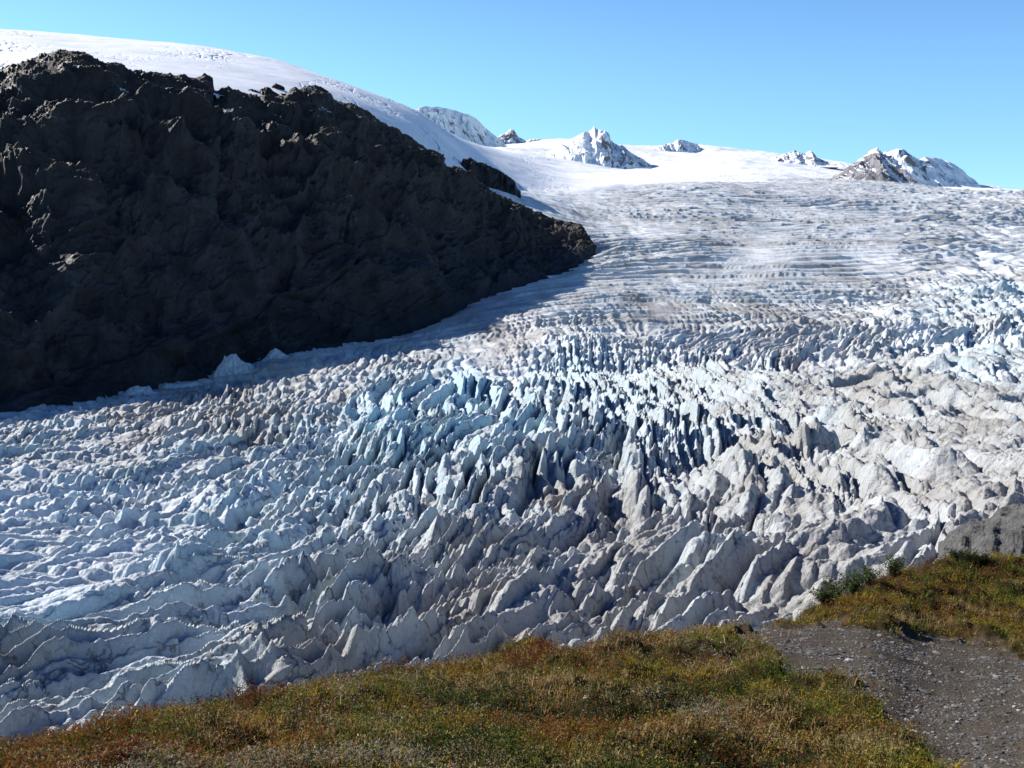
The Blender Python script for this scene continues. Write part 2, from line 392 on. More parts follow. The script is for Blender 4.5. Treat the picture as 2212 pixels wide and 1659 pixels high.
    # C: stepped crevasse trains on the upper icefall, steep sides facing down glacier
    def steps(sp, wl, seed):
        ph = Y / sp + 1.5 * fbm2(X / 420, Y / 420, 2, seed) + .35 * perlin2(X / wl, Y / 120, seed + 5) + .06 * perlin2(X / 40, Y / 60, seed + 6) + 0.0025 * X
        k = np.floor(ph); fr = ph - k
        am = np.clip(0.62 + .7 * perlin2(X / wl + k * 7.31, k * 3.77, seed + 7), 0, 1.1)
        return (np.minimum(fr / .11, (1 - fr) / .89) - .5) * am
    hC = 1.0 * steps(25, 620, 55) + .45 * steps(13.5, 330, 63) + perlin2(X / 13, Y / 16, 59) * .03
    patch = 0.5 + 0.8 * sstep(-0.45, 0.5, fbm2(X / 210, Y / 260, 3, 61))
    # swells and fine crumble
    sw = fbm2(X / 90, Y / 90, 3, 71) * 3.0 * (1 + 1.2 * far)
    fine = fbm2(X / 3.2, Y / 3.2, 3, 75, 0.6) * .6
    rd = 1.03 - sabs(perlin2(S / 4.2, T / 16, 79))
    H = worn * (rubble - pits) + flute * np.clip((aA + aB) * .11, 0, 1.4) + aA * hA + aB * hB + aC * 1.25 * hC * (1 + (patch - 1) * .5) + sw * np.clip((aA + aB) / 10, 0.25, 1) + fine * np.clip(0.06 * (aA + aB) + 0.10, .06, .8) + (rd - .7) * np.clip(.06 * (aA + aB), 0, .8)
    aD = cmap([(1900, 950, 1), (1700, 1020, .9), (2100, 850, .6), (1850, 830, .5), (1300, 1150, .7), (1000, 950, .35), (400, 1120, .15), (100, 1200, .05), (100, 1380, .5), (500, 1400, .8), (900, 1300, .7), (1500, 1250, .8), (2100, 1100, .5), (1500, 780, .2), (1200, 700, 0), (1700, 600, 0), (600, 830, 0), (200, 930, .1)])
    H = H + aD * (fbm2(S / 34, T / 60, 3, 82) * 11 - 6 * np.abs(fbm2(X / 40, Y / 50, 2, 86)))
    edge = sstep(135, 160, Y); H = H * edge
    Z = Z + H
    # leaning crests: shove tops a little towards the shaded side
    lean = np.clip(H, -6, 10) * 0.10
    P = np.stack([X + lean, Y, Z + CAMZ], -1).astype(F4)
    # albedo fields: fresh walls are bluer and cleaner, tops carry silt
    gy = np.gradient(Z, axis=0) / np.maximum(np.gradient(Y, axis=0), 1e-3); gx = np.gradient(Z, axis=1) / np.maximum(np.gradient(X, axis=1), 1e-3)
    steep = sstep(0.5, 2.0, np.sqrt(gx * gx + gy * gy))
    nd = fbm2(X / 28, Y / 40, 4, 91); nd2 = fbm2(S / 10, T / 60, 3, 95)
    dI = np.clip(dI + 0.30 * nd + 0.16 * nd2 - 0.10 * steep, 0, 1)
    band = sstep(0.1, 0.6, perlin2(S / 55 + 4, T / 500, 97)) * 0.2 * (aC > 1.5)
    arcs = perlin2((Y + .22 * X + 70 * fbm2(X / 500, Y / 700, 2, 98)) / 62, X / 800, 99)
    dI = np.clip(dI + band + .30 * sstep(-.05, .5, arcs) * sstep(760, 660, V) * sstep(415, 450, V), 0, 1)
    bI = np.clip(.85 * (bI + .10 * (V < 1550) * (V > 760)) * (0.45 + 0.75 * steep + 0.35 * nd2 + 0.35 * (idb - .4) + .2 * nd), 0, 1)
    # drop what lies well under the rock and the snow dome
    ub, vb, yb = np.array(BASE).T
    lim = np.interp(U, ub, yb) + 160 + np.where(U > 990, 5000, 0)
    keep = (Y < lim)[:-1, :-1]
    me = grid_mesh('glacier', P, M_ICE, {'dirt': dI, 'blue': bI, 'fins': aA * .5 + aB}, keep)
    o = link('glacier', me)
    tag(o, 'broad icefall of crevassed grey white ice filling the valley below', 'glacier', kind='structure')
    return P, A, R

# rock mass outlines: (u, v, distance)
BASE = [(-320, 960, 620), (0, 905, 705), (150, 885, 740), (270, 848, 800), (460, 818, 850), (620, 780, 930), (800, 722, 1010), (900, 692, 1070), (1030, 645, 1180),
        (1150, 612, 1260), (1230, 592, 1330), (1265, 575, 1385), (1286, 548, 1430)]
TOP = [(-320, 190, 1120), (-60, 165, 1140), (0, 160, 1150), (40, 150, 1150), (75, 138, 1150), (130, 126, 1150), (180, 126, 1160), (205, 136, 1165), (215, 146, 1170), (245, 145, 1175), (270, 158, 1180), (320, 167, 1190), (350, 168, 1200), (385, 172, 1215), (440, 165, 1240),
       (458, 180, 1250), (462, 205, 1255), (490, 198, 1265), (530, 215, 1280), (560, 222, 1290), (610, 214, 1310), (640, 206, 1340), (650, 212, 1350), (680, 200, 1360), (705, 203, 1380), (725, 220, 1390), (765, 225, 1410), (790, 250, 1430), (830, 285, 1460), (870, 300, 1480), (910, 325, 1500), (940, 355, 1520),
       (965, 362, 1530), (1000, 380, 1540), (1040, 405, 1550), (1075, 425, 1555), (1110, 440, 1560), (1150, 458, 1560), (1180, 472, 1555), (1200, 476, 1545), (1230, 484, 1530), (1252, 490, 1510), (1265, 505, 1490), (1286, 535, 1450)]

def build_cliff():
    NU, NT_ = 1350, 820
    u = np.linspace(-320, 1286, NU)
    bu, bv, by = np.array(BASE).T; tu, tv, ty = np.array(TOP).T
    ab, eb = uv2ae(u, np.interp(u, bu, bv)); at, et = uv2ae(u, np.interp(u, tu, tv))
    Yb, Yt = np.interp(u, bu, by), np.interp(u, tu, ty)
    k = np.ones(41) / 41; Yt = np.convolve(np.pad(Yt, 20, 'edge'), k, 'valid')
    t = np.concatenate([np.linspace(-0.10, 1.0, NT_ - 90), np.linspace(1.0, 1.32, 91)[1:]])
    T = t[:, None]
    tc = np.clip(T, 0, 1)
    # steep wall low down, shelving off into rounded humps higher up
    g = 0.34 * tc + 0.66 * tc ** 2.5
    lin = sstep(880, 1120, u)[None]; g = g * (1 - lin) + tc * lin
    Y = Yb + (Yt - Yb) * g + np.minimum(T, 0) * 140 + np.maximum(T - 1, 0) * 420
    E = eb + (et - eb) * tc
    Z = E * Y + np.minimum(T, 0) * 420 - np.maximum(T - 1, 0) * 380 * np.maximum(T - 1, 0) * 3
    Aa = ab + (at - ab) * tc
    P = np.stack([Aa * Y, Y, Z], -1).astype(F4)
    du = np.gradient(P, axis=1); dt = np.gradient(P, axis=0)
    N = np.cross(du, dt); N /= np.maximum(np.linalg.norm(N, axis=-1, keepdims=True), 1e-6)
    import_blur = 25
    Ns = N.copy()
    for ax in (0, 1):
        c = np.cumsum(np.pad(Ns, [(import_blur + 1, import_blur) if i == ax else (0, 0) for i in range(3)], 'edge'), axis=ax)
        n = Ns.shape[ax]; Ns = (np.take(c, np.arange(2 * import_blur + 1, n + 2 * import_blur + 1), axis=ax) - np.take(c, np.arange(n), axis=ax)) / (2 * import_blur + 1)
    N = Ns / np.maximum(np.linalg.norm(Ns, axis=-1, keepdims=True), 1e-6)
    up = np.clip((T - 0.35) / 0.4, 0, 1)
    big = fbm3(P, 150, 3, 5)
    rdg = ridged3(P, 90, 5, 11, 0.55, (1.3, 1.3, 0.9)) - 0.9
    led = ridged3(P @ np.array([[.92, 0, .38], [0, 1, 0], [-.38, 0, .92]], F4), 34, 4, 17, 0.55, (3.2, 3.2, 0.8)) - 0.9
    hum = fbm3(P, 55, 4, 23); hump = np.abs(fbm3(P, 105, 2, 25)) ** .8 + .4 * np.abs(fbm3(P, 42, 2, 27)) - .35
    sml = ridged3(P, 14, 4, 29, 0.6) - .9
    fu = u[None] + 26 * fbm3(P, 60, 2, 91); ft = T * 640 + 26 * fbm3(P, 60, 2, 92)
    c1, c2, cid = voronoi2((fu + .5 * ft) / 150, (ft - .25 * fu) / 95, 93); k1, k2, kid = voronoi2((fu + .4 * ft) / 52, (ft - .3 * fu) / 33, 94)
    facet = (cid - .5) * 22 * sstep(0, .12, c2 - c1) + (c1 - .4) * 9 + (kid - .5) * 5 * sstep(0, .16, k2 - k1)
    fade = sstep(0, 0.04, np.minimum((u + 320) / 400, (1286 - u) / 250).clip(0, 1))[None] 
    tip = np.clip((1310 - u) / 420, 0.12, 1)[None]
    topk = 1 - 0.68 * sstep(0.86, 0.99, T)
    D = (big * 26 * (1 - .4 * up) + rdg * (13 + 5 * up) + led * (3 + 6 * up) + hum * 8 * up + hump * 34 * up + facet * (1 - .45 * up)) * topk * tip + sml * (1.6 + .8 * up) + fbm3(P, 5, 3, 41) * 1.0
    D = D + lin * (fbm3(P, 40, 3, 57) * 9 + np.abs(fbm3(P, 22, 2, 58)) * 7) * np.clip((1320 - u) / 200, .3, 1)[None] * sstep(.02, .15, T) * (1 - .5 * sstep(.86, .99, T))
    D = D * np.clip(sstep(-0.02, 0.06, T), 0.25, 1)
    P2 = P + N * D[..., None]
    gx = np.cross(np.gradient(P2, axis=1), np.gradient(P2, axis=0)); gx /= np.maximum(np.linalg.norm(gx, axis=-1, keepdims=True), 1e-6)
    nz = gx[..., 2]
    veg = np.clip(sstep(0.38, 0.66, T + 0.18 * hum) * sstep(0.3, 0.65, nz) + 0.15 * up, 0, 1)
    sn = fbm3(P, 30, 4, 77)
    snow = sstep(0.62, 0.68, sn) * sstep(0.45, 0.62, nz) * sstep(0.72, 0.9, T) * 0.9
    P2[..., 2] += CAMZ
    me = grid_mesh('rock_cliff', P2, M_CLIFF, {'veg': veg, 'snow': snow})
    o = link('rock_cliff', me)
    tag(o, 'huge dark shadowed rock cliff rising on the left of the glacier', 'cliff', kind='structure')

DOME = [(1060, 324, 6800), (980, 327, 6800), (1100, 320, 6800), (1110, 307, 8200), (1160, 304, 8200), (1100, 416, 1830), (1135, 424, 1880), (1060, 416, 1760), (-260, 175, 1150), (-260, 70, 1900), (-260, 85, 2500), (0, 172, 1130), (0, 95, 1500), (0, 66, 1900), (0, 90, 2500), (0, 260, 3600), (200, 165, 1150), (200, 108, 1600), (200, 84, 1950), (200, 110, 2600),
        (400, 192, 1200), (400, 140, 1560), (400, 101, 2000), (400, 128, 2600), (400, 260, 3600), (600, 232, 1300), (600, 175, 1640), (600, 131, 2060), (600, 160, 2600), (760, 262, 1420), (760, 222, 1680), (750, 183, 2150), (750, 215, 2700), (760, 300, 3600),
        (880, 330, 1480), (900, 282, 1800), (900, 239, 2250), (900, 275, 2800), (960, 392, 1530), (1000, 345, 1900), (957, 281, 2400), (1000, 304, 2600), (1000, 314, 3300), (1040, 425, 1650), (1060, 392, 2000), (1100, 352, 2350), (1062, 322, 2900), (1100, 330, 3200), (1098, 320, 5200), (1180, 415, 2150),
        (1200, 372, 2700), (1200, 342, 3600), (1200, 302, 7000), (1350, 396, 2400), (1350, 368, 3600), (1300, 364, 4700), (1380, 326, 8000), (1460, 332, 8200), (1500, 394, 2450), (1500, 372, 3000), (1550, 345, 5200), (1520, 317, 8600), (1600, 326, 8600),
        (1700, 402, 2450), (1700, 376, 3200), (1668, 338, 7500), (1740, 357, 6400), (1810, 359, 7000), (1800, 404, 3200), (1900, 412, 2450), (1900, 408, 3300), (1900, 380, 6500), (2100, 420, 2450), (2100, 410, 3300), (2100, 402, 5500), (2100, 400, 8500), (2300, 424, 2450), (2300, 424, 3300), (2300, 428, 8500)]
dome = fit(DOME)

def build_icefield():
    NX = 1300
    a = np.linspace(-0.62, 0.60, NX, dtype=F4); R = np.exp(np.linspace(math.log(1120), math.log(9000), 620)).astype(F4)
    A, Y = np.meshgrid(a, R)
    E = dome(A, np.log(Y)); U, V = ae2uv(A, E)
    X = A * Y; Z = E * Y
    cz = blend([(0, 130, .8), (30, 120, 1), (150, 110, .2), (350, 120, .3), (480, 150, 1), (600, 170, .9), (700, 190, .9), (800, 210, .6), (820, 240, 1), (900, 300, .8), (700, 150, .2), (1000, 350, .4), (1050, 310, .2), (1300, 370, .2), (1700, 370, .5), (1500, 330, .1), (2000, 380, .2), (300, 80, .05)], U, V, 3, 2.5)
    S = (X * .80 + Y * .60) ; T = (-X * .60 + Y * .80)
    wob = fbm2(X / 130, Y / 130, 3, 5) * 22
    n = np.abs(perlin2((S + wob) / 34, (T + wob) / 170, 7)); n2 = np.abs(perlin2((S - wob) / 17, T / 80, 8))
    msk = sstep(-0.15, 0.45, fbm2(X / 160, Y / 200, 3, 13)) * cz
    cr = (sstep(0.07, 0.0, n) + 0.7 * sstep(0.06, 0, n2)) * msk * (Y < 4500)
    cr = np.clip(cr, 0, 1)
    Z = Z + fbm2(X / 260, Y / 260, 4, 3) * 5 * np.clip(Y / 2500, .5, 2) - cr * 4.5 + fbm2(X / 24, Y / 24, 3, 19) * .6 * (0.3 + msk)
    P = np.stack([X, Y, Z + CAMZ], -1)
    ymin = np.interp(U, [-260, 0, 400, 760, 960, 1040, 1100, 1200, 1350, 1500, 2300], [1130, 1140, 1195, 1390, 1500, 1600, 1700, 1850, 2100, 2200, 2200])
    P[..., 2] -= 45 * (1 - sstep(0, 330, Y - ymin)) * sstep(1000, 1050, U)
    me = grid_mesh('icefield', P, M_SNOW, {'crack': cr * 0.8}, (Y > ymin)[:-1, :-1])
    o = link('icefield', me)
    tag(o, 'smooth white snow dome and icefield behind the rock cliff', 'icefield', kind='structure')

def heap(name, sil, Yc, depth, vbase, mat, seed=0, na=200, nw=150, rock=None, tex=None, rough=0.22, front=1.0, skew=0.0, fine=1.0, extra=None, lowz=0.12, slant=0.0, grain=0.0, flare=1.12, xk=0.4):
    """a hill whose crest follows the outline sil [(u, v)] at distance Yc, depth metres to the front and the back"""
    su, sv = np.array(sil, float).T; Yc0 = Yc
    u = np.linspace(su[0], su[-1], na); v = np.interp(u, su, sv)
    a, e = uv2ae(u, v); _, eb = uv2ae(u, np.full_like(u, vbase) if np.isscalar(vbase) else np.interp(u, *np.array(vbase, float).T))
    Yc = Yc0 + slant * ((u - su[0]) / (su[-1] - su[0]) - .5)
    w = np.linspace(-1, 1, nw)[:, None]
    Hc = np.maximum(e - eb, 0) * Yc; zb = eb * Yc
    zig = fbm2(u / (su[-1] - su[0]) * 5, np.zeros_like(u) + seed, 3, seed) * 0.18
    ww = w + zig[None] * (1 - np.abs(w)) + skew * (1 - np.abs(w))
    Y = Yc + ww * depth * np.where(w < 0, front, 1.0)
    r = np.abs(w)
    prof = np.clip(1 - r, 0, 1) ** flare
    X = a[None] * (Yc + (Y - Yc) * xk) + slant * 0 * w
    sc = depth
    n = 0; amp = 1.0; f = 3.2
    px = X / sc + 0.25 * fbm2(X / sc * 2, Y / sc * 2, 2, seed + 50); py = Y / sc
    for k in range(6):
        n = n + amp * (1 - 2 * np.abs(perlin2(px * f * 1.3, py * f * .75, seed + k))); f *= 2.1; amp *= 0.52 * fine
    env = prof * (1 - prof) * 4 * 0.8 + 0.10 * (1 - prof)
    Zr = zb[None] - lowz * Hc.max() * r ** 1.5 + Hc[None] * prof
    Z = Zr + n * env * rough * (0.45 * Hc[None] + 0.55 * Hc.max()) * sstep(0, .12, np.minimum(u - su[0], su[-1] - u) / (su[-1] - su[0]))[None]
    if grain: Z = Z + grain * (fbm2(X / (depth * .16), Y / (depth * .16), 6, seed + 71, .6) * np.sqrt(np.clip(prof * 4, 0.05, 1)) * 1.0)
    if extra is not None: Z = Z + extra(u[None], w, Hc[None], prof)
    P = np.stack([X, Y, Z + CAMZ], -1)
    N = np.cross(np.gradient(P, axis=1), np.gradient(P, axis=0)); N /= np.maximum(np.linalg.norm(N, axis=-1, keepdims=True), 1e-6)
    at = {'rock': np.zeros(P.shape[:2]) if rock is None else rock(u[None] + 0 * w, w + 0 * u[None], N, prof, n)}
    if tex: at.update({k: np.full(P.shape[:2], val) for k, val in tex.items()})
    return grid_mesh(name, P, mat, at)

def build_peaks():
    def steeprock(base, g=1.0):
        return lambda u, w, N, p, n: base + .07 + g * (0.62 - N[..., 2]) + 0.10 * n
    defs = [
        ('long snowy ridge in pale blue shade behind the snow dome slope', [(800, 330), (840, 275), (885, 243), (900, 236), (918, 229), (930, 231), (945, 229), (962, 233), (985, 237), (1000, 244), (1012, 247), (1030, 258), (1045, 272), (1062, 287), (1080, 302), (1096, 317), (1112, 332)], 6500, 620, 330, steeprock(0.16, .5)),
        ('small pointed snowy horn at the foot of the long shaded ridge', [(1050, 312), (1066, 300), (1085, 291), (1096, 284), (1103, 279), (1110, 281), (1116, 291), (1126, 300), (1140, 310), (1160, 318)], 7600, 260, 314, steeprock(0.34, .5)),
        ('low jagged ridge of dark rocks between the two horns', [(1135, 308), (1146, 300), (1162, 299), (1172, 303), (1185, 302), (1205, 304), (1225, 300), (1240, 303), (1260, 300), (1285, 304)], 7300, 200, 312, steeprock(0.45, .4)),
        ('central snow covered horn with a spire of rock on its summit', [(1180, 330), (1205, 318), (1225, 303), (1242, 297), (1256, 290), (1265, 284), (1274, 281), (1280, 277), (1284, 270), (1288, 278), (1296, 282), (1306, 283), (1315, 290), (1318, 303), (1330, 310), (1345, 322), (1365, 335), (1385, 348), (1400, 360), (1415, 366)], 5000, 330, 362,
         lambda u, w, N, p, n: 0.08 + 0.6 * (0.62 - N[..., 2]) + 0.12 * n + 0.26 * sstep(1262, 1310, u) * (w < -.25) + 0.25 * sstep(.8, .95, p)),
        ('bluish flat topped snowy peak behind the middle of the icefield', [(1392, 330), (1408, 322), (1425, 315), (1440, 310), (1455, 308), (1462, 303), (1475, 302), (1490, 306), (1505, 311), (1512, 318), (1523, 322), (1526, 328), (1540, 334)], 8300, 380, 334, steeprock(0.26, .5)),
        ('low twin peaked snowy outcrop of rock on the icefield rim', [(1655, 350), (1670, 340), (1682, 338), (1692, 332), (1704, 330), (1716, 325), (1726, 328), (1736, 334), (1745, 329), (1752, 332), (1762, 344), (1776, 354), (1790, 356), (1805, 352), (1815, 358)], 6500, 330, 357, steeprock(0.34, .5)),
        ('rounded snow summit sloping down at the far end of the peaks', [(1930, 385), (1960, 362), (1985, 345), (1998, 340), (2015, 341), (2030, 340), (2050, 349), (2072, 362), (2090, 378), (2104, 396), (2125, 402), (2145, 409), (2160, 414)], 4700, 330, 410, steeprock(0.10, .5)),
        ('dark pyramid of bare rock streaked with snow above the icefall lip', [(1768, 404), (1785, 396), (1800, 384), (1820, 370), (1838, 356), (1858, 343), (1872, 331), (1883, 323), (1896, 319), (1908, 326), (1916, 331), (1926, 325), (1940, 321), (1955, 328), (1968, 333), (1982, 341), (1996, 353), (2010, 372), (2025, 386), (2050, 402), (2070, 408)], 3900, 300, 408,
         lambda u, w, N, p, n: 0.24 + 0.6 * (0.62 - N[..., 2]) + 0.16 * n + .27 * sstep(1925, 1850, u)),
    ]
    for i, (lab, sil, Yc, dep, vb, rk) in enumerate(defs):
        sl, dp, rg = [(1100, 360, .12), (200, 260, .2), (0, 200, .2), (120, 460, .20), (500, 300, .16), (0, 340, .22), (500, 380, .10), (150, 430, .22)][i]
        me = heap('mountain', sil, Yc, dp, vb, M_PEAK, seed=100 + 13 * i, na=320, nw=240, rock=rk, rough=rg, fine=.9, slant=sl, lowz=.6, flare=1.4)
        tag(link('mountain', me), lab, 'mountain', kind='structure')

def build_outcrops():
    T = {'veg': 0.25, 'snow': 0.0}
    defs = [
        ('dark rock outcrop jutting from the snow beside the tip of the cliff', [(985, 366), (1000, 345), (1015, 341), (1030, 350), (1045, 352), (1060, 362), (1075, 368), (1090, 380), (1105, 386), (1113, 394), (1117, 407), (1125, 414)], 1830, 70, [(985, 385), (1050, 412), (1125, 413)]),
        ('lumpy rock outcrop wedged between the cliff and the snow slope', [(955, 385), (964, 364), (980, 360), (998, 364), (1010, 374), (1030, 388), (1045, 404), (1056, 415)], 1680, 50, [(955, 395), (1056, 418)]),
        ('ragged dark outcrop with snow streaks above the cliff rim', [(520, 212), (530, 198), (545, 193), (558, 196), (575, 189), (585, 192), (592, 200), (605, 205), (618, 212)], 1420, 36, [(520, 212), (618, 218)]),
        ('small dark rock alone on the snow above the cliff', [(495, 191), (503, 182), (510, 184), (518, 192)], 1430, 10, 192),
        ('tiny dark rock on the snow right of the ragged outcrop', [(588, 185), (596, 180), (606, 184), (614, 188)], 1500, 10, 188),
    ]
    for i, (lab, sil, Yc, dep, vb) in enumerate(defs):
        me = heap('rock_outcrop', sil, Yc, dep, vb, M_CLIFF, seed=300 + 7 * i, na=160, nw=120, rough=0.30, tex=T, front=0.6, lowz=.5)
        tag(link('rock_outcrop', me), lab, 'rock outcrop')
    I = {'dirt': 0.2, 'blue': 0.3, 'fins': 0.0}
    for i, (lab, sil, Yc, dep, vb) in enumerate([
        ('ragged snow heap with a broken crest in cliff shadow', [(462, 806), (472, 790), (481, 780), (485, 768), (492, 771), (500, 765), (508, 764), (513, 770), (520, 779), (530, 784), (542, 787), (556, 800)], 850, 12, 812),
        ('rounded pyramid of snow leaning against the foot of the cliff', [(548, 796), (560, 786), (575, 770), (585, 757), (595, 752), (603, 756), (612, 763), (628, 772), (640, 785)], 900, 14, 796),
        ('flat scrap of snow stranded below the dark cliff', [(268, 848), (280, 838), (296, 833), (308, 836), (322, 833), (330, 845), (345, 850)], 790, 8, 850),
        ('long thin snow patch between scrap and ragged heap', [(346, 838), (360, 829), (385, 830), (410, 827), (425, 824), (445, 832)], 815, 8, 840)]):
        me = heap('snow_heap', sil, Yc, dep, vb, M_ICE, seed=400 + 7 * i, na=120, nw=90, rough=0.25, tex=I, lowz=.4)
        tag(link('snow_heap', me), lab, 'snow heap')

build_glacier()
build_cliff()
build_icefield()
build_peaks()
build_outcrops()
# ------------------------------------------------------------------ near hillside
GR = [(-500, None, 1.4, -1.75), (1100, None, 1.4, -1.58), (2600, None, 1.4, -1.5),
      (-500, 1700, 4.0), (0, 1659, 4.2), (1100, 1659, 4.2), (2212, 1659, 4.2), (2800, 1640, 4.0),
      (0, 1603, 5.3), (500, 1507, 6.6), (800, 1450, 7.9), (1100, 1396, 9.6), (1500, 1364, 11.2), (1640, 1350, 12.2), (1100, 1530, 6.0), (600, 1580, 5.3), (1700, 1520, 6.2),
      (1900, 1450, 7.6), (1850, 1353, 11.6), (2212, 1408, 9.6), (1720, 1332, 13.5), (1800, 1292, 16.5), (1950, 1234, 22), (2060, 1205, 25), (2140, 1197, 26), (2300, 1222, 27), (2500, 1300, 27),
      (1950, 1320, 14.5), (2150, 1300, 16), (2212, 1350, 13), (2600, 1420, 9.5),
      (-500, None, 8, -4.6), (-500, None, 20, -15), (0, None, 8.5, -4.6), (0, None, 15, -10), (0, None, 40, -30), (500, None, 10, -4.9), (500, None, 18, -11), (1100, None, 14, -6.2), (1100, None, 26, -15),
      (1500, None, 17, -7.0), (1500, None, 30, -16.5), (1750, None, 24, -10.5), (1950, None, 30, -11.5), (2140, None, 38, -15), (2400, None, 40, -16), (2140, None, 70, -36), (2600, None, 70, -30), (1500, None, 60, -40), (900, None, 60, -46), (0, None, 80, -62),
      (-500, None, 170, -108), (500, None, 170, -104), (1100, None, 170, -100), (2200, None, 170, -72), (2700, None, 170, -60)]
ground_fit = fit(GR)
PATH = [(1588, 1366), (1655, 1354), (1750, 1351), (1850, 1354), (1960, 1374), (2060, 1388), (2150, 1398), (2212, 1412), (2330, 1432), (2500, 1500), (2700, 2200), (2300, 2400), (2090, 1760), (2030, 1659), (1990, 1612), (1935, 1582), (1905, 1530), (1842, 1492), (1745, 1470), (1692, 1442), (1700, 1412), (1640, 1392), (1600, 1384)]

def path_dist(u, v):
    """signed distance to the trail outline, negative on the trail (vertical stretched: the ground is seen at a slant)"""
    P = np.array(PATH, float); Q = np.roll(P, -1, 0); best = np.full(np.shape(u), 1e9); inside = np.zeros(np.shape(u), bool)
    for (x1, y1), (x2, y2) in zip(P, Q):
        ex, ey = x2 - x1, (y2 - y1) * 2; px, py = u - x1, (v - y1) * 2
        t = np.clip((px * ex + py * ey) / (ex * ex + ey * ey), 0, 1)
        best = np.minimum(best, np.hypot(px - t * ex, py - t * ey))
        c = (y1 > v) != (y2 > v)
        inside ^= c & (u < (x2 - x1) * (v - y1) / ((y2 - y1) if y2 != y1 else 1e-9) + x1)
    return np.where(inside, -best, best)

SKY_LINE = [(-300, 1640), (0, 1603), (250, 1560), (500, 1507), (800, 1450), (1000, 1417), (1100, 1397), (1150, 1392), (1250, 1394), (1320, 1390), (1500, 1364), (1640, 1350), (1720, 1332), (1800, 1292), (1950, 1234), (2060, 1205), (2140, 1197), (2212, 1208), (2400, 1225)]
def _brow():
    us = np.linspace(-300, 2400, 90); tu, tv = np.array(SKY_LINE, float).T
    a, et = uv2ae(us, np.interp(us, tu, tv) + np.interp(us, [0, 500, 1100, 1700, 2000], [66, 30, 26, 16, 10])); Ys = np.exp(np.linspace(math.log(3), math.log(60), 300))
    E = ground_fit(np.repeat(a[:, None], 300, 1), np.repeat(np.log(Ys)[None], 90, 0)).max(1)
    return a, et - E
BROW_A, BROW_D = _brow()

def ground(a, Y):
    """height (from the eye), path mask, picture place of the ground at azimuth a, distance Y"""
    E = ground_fit(a, np.log(Y)) + np.interp(a, BROW_A, BROW_D) * sstep(math.log(2.8), math.log(5.2), np.log(Y)); X = a * Y
    U, V = ae2uv(a, E)
    pd = path_dist(U, V) + 36 * fbm2(X * 1.3, Y * 1.3, 3, 201) + 8 * fbm2(X * 6, Y * 6, 2, 203)
    veg = sstep(-8, 14, pd)
    hum = fbm2(X / 0.75, Y / 0.75, 4, 205, .55) * .105 + fbm2(X / 3.1, Y / 3.1, 2, 207) * 0.06
    amp = np.clip(Y / 5, .7, 1.5)
    z = E * Y + veg * (hum * amp + 0.02) + (1 - veg) * (fbm2(X / .5, Y / .5, 3, 209) * .018 + hum * .15)
    return z, veg, U, V, pd

def mat_soil():
    k = NT('hillside_soil'); veg = k.attr('veg')
    n = k.noise(9, 5, .7); n2 = k.noise(70, 4, .7); n3 = k.noise(2.2, 4, .6)
    grit = k.mix(k.ramp(n2, .35, .68), (.040, .032, .025), (.108, .089, .070))
    grit = k.mix(k.ramp(n3, .45, .7, 0, .55), grit, (.075, .058, .042))
    moss = k.mix(k.ramp(n, .35, .65), (.022, .018, .008), (.055, .034, .013))
    k.bump(k.math('ADD', n, k.math('MULTIPLY', n2, .35)), .03, 1)
    k.b.inputs['Specular IOR Level'].default_value = .03
    return k.done(k.mix(veg, grit, moss), .95)

def mat_leaf(name):
    k = NT(name); c = k.attr('tint', True)
    k.done(c, .8); k.b.inputs['Specular IOR Level'].default_value = .06
    tr = k.node('ShaderNodeBsdfTranslucent'); k.L(c, tr.inputs['Color'])
    mx = k.node('ShaderNodeMixShader'); mx.inputs[0].default_value = .38
    k.L(k.b.outputs[0], mx.inputs[1]); k.L(tr.outputs[0], mx.inputs[2]); k.L(mx.outputs[0], k.out.inputs['Surface'])
    return k.m

def mat_stone():
    k = NT('loose_stone'); c = k.attr('tint', True); n = k.noise(40, 4, .7)
    k.bump(n, .01, .7)
    return k.done(k.mix(k.ramp(n, .3, .7, 0, .6), c, (.10, .095, .09)), .75)

def mat_bedrock():
    k = NT('bedrock'); n = k.noise(.5, 6, .7); n2 = k.noise(3, 5, .7); s = k.noise(.6, 5, .65, k.scaled((.35, 1, 1.6), (0, .5, .4)))
    c = k.mix(k.ramp(n, .35, .65), (.085, .083, .080), (.155, .150, .142)); c = k.mix(k.ramp(s, .55, .68, 0, .8), c, (.045, .045, .045))
    k.bump(k.math('ADD', k.math('MULTIPLY', n, 1.0), k.math('MULTIPLY', n2, .35)), 1.2, 1)
    return k.done(c, .8)

M_LEAF, M_STONE = mat_leaf('tundra_leaf'), mat_stone()

def build_hillside():
    a = np.concatenate([np.linspace(-2.2, -.62, 60)[:-1], np.linspace(-.62, .62, 900), np.linspace(.62, 2.2, 60)[1:]])
    R = np.exp(np.linspace(math.log(.5), math.log(34), 820)); R = np.concatenate([R, np.exp(np.linspace(math.log(34), math.log(172), 90))[1:]])
    A, Y = np.meshgrid(a, R)
    Ac = np.clip(A, -.85, .85)
    z, veg, U, V, pd = ground(Ac, Y)
    rough = sstep(28, 60, Y) * fbm2(A * Y / 6, Y / 6, 4, 215) * 1.2
    P = np.stack([A * Y, Y, z + rough + CAMZ], -1)
    o = link('hillside', grid_mesh('hillside', P, mat_soil(), {'veg': veg}))
    tag(o, 'rounded tundra hillside with a bare gritty trail in the foreground', 'hillside', kind='structure')
    # the ground behind the viewer
    b = raw_mesh('ground', [(-60, .5, CAMZ - 1.9), (60, .5, CAMZ - 1.9), (60, -40, CAMZ + 8), (-60, -40, CAMZ + 8)], [0, 3, 2, 1], 4, bpy.data.materials['hillside_soil'], {'veg': np.ones(4)})
    tag(link('ground', b), 'rising tundra slope behind the viewer', 'hillside', kind='structure')

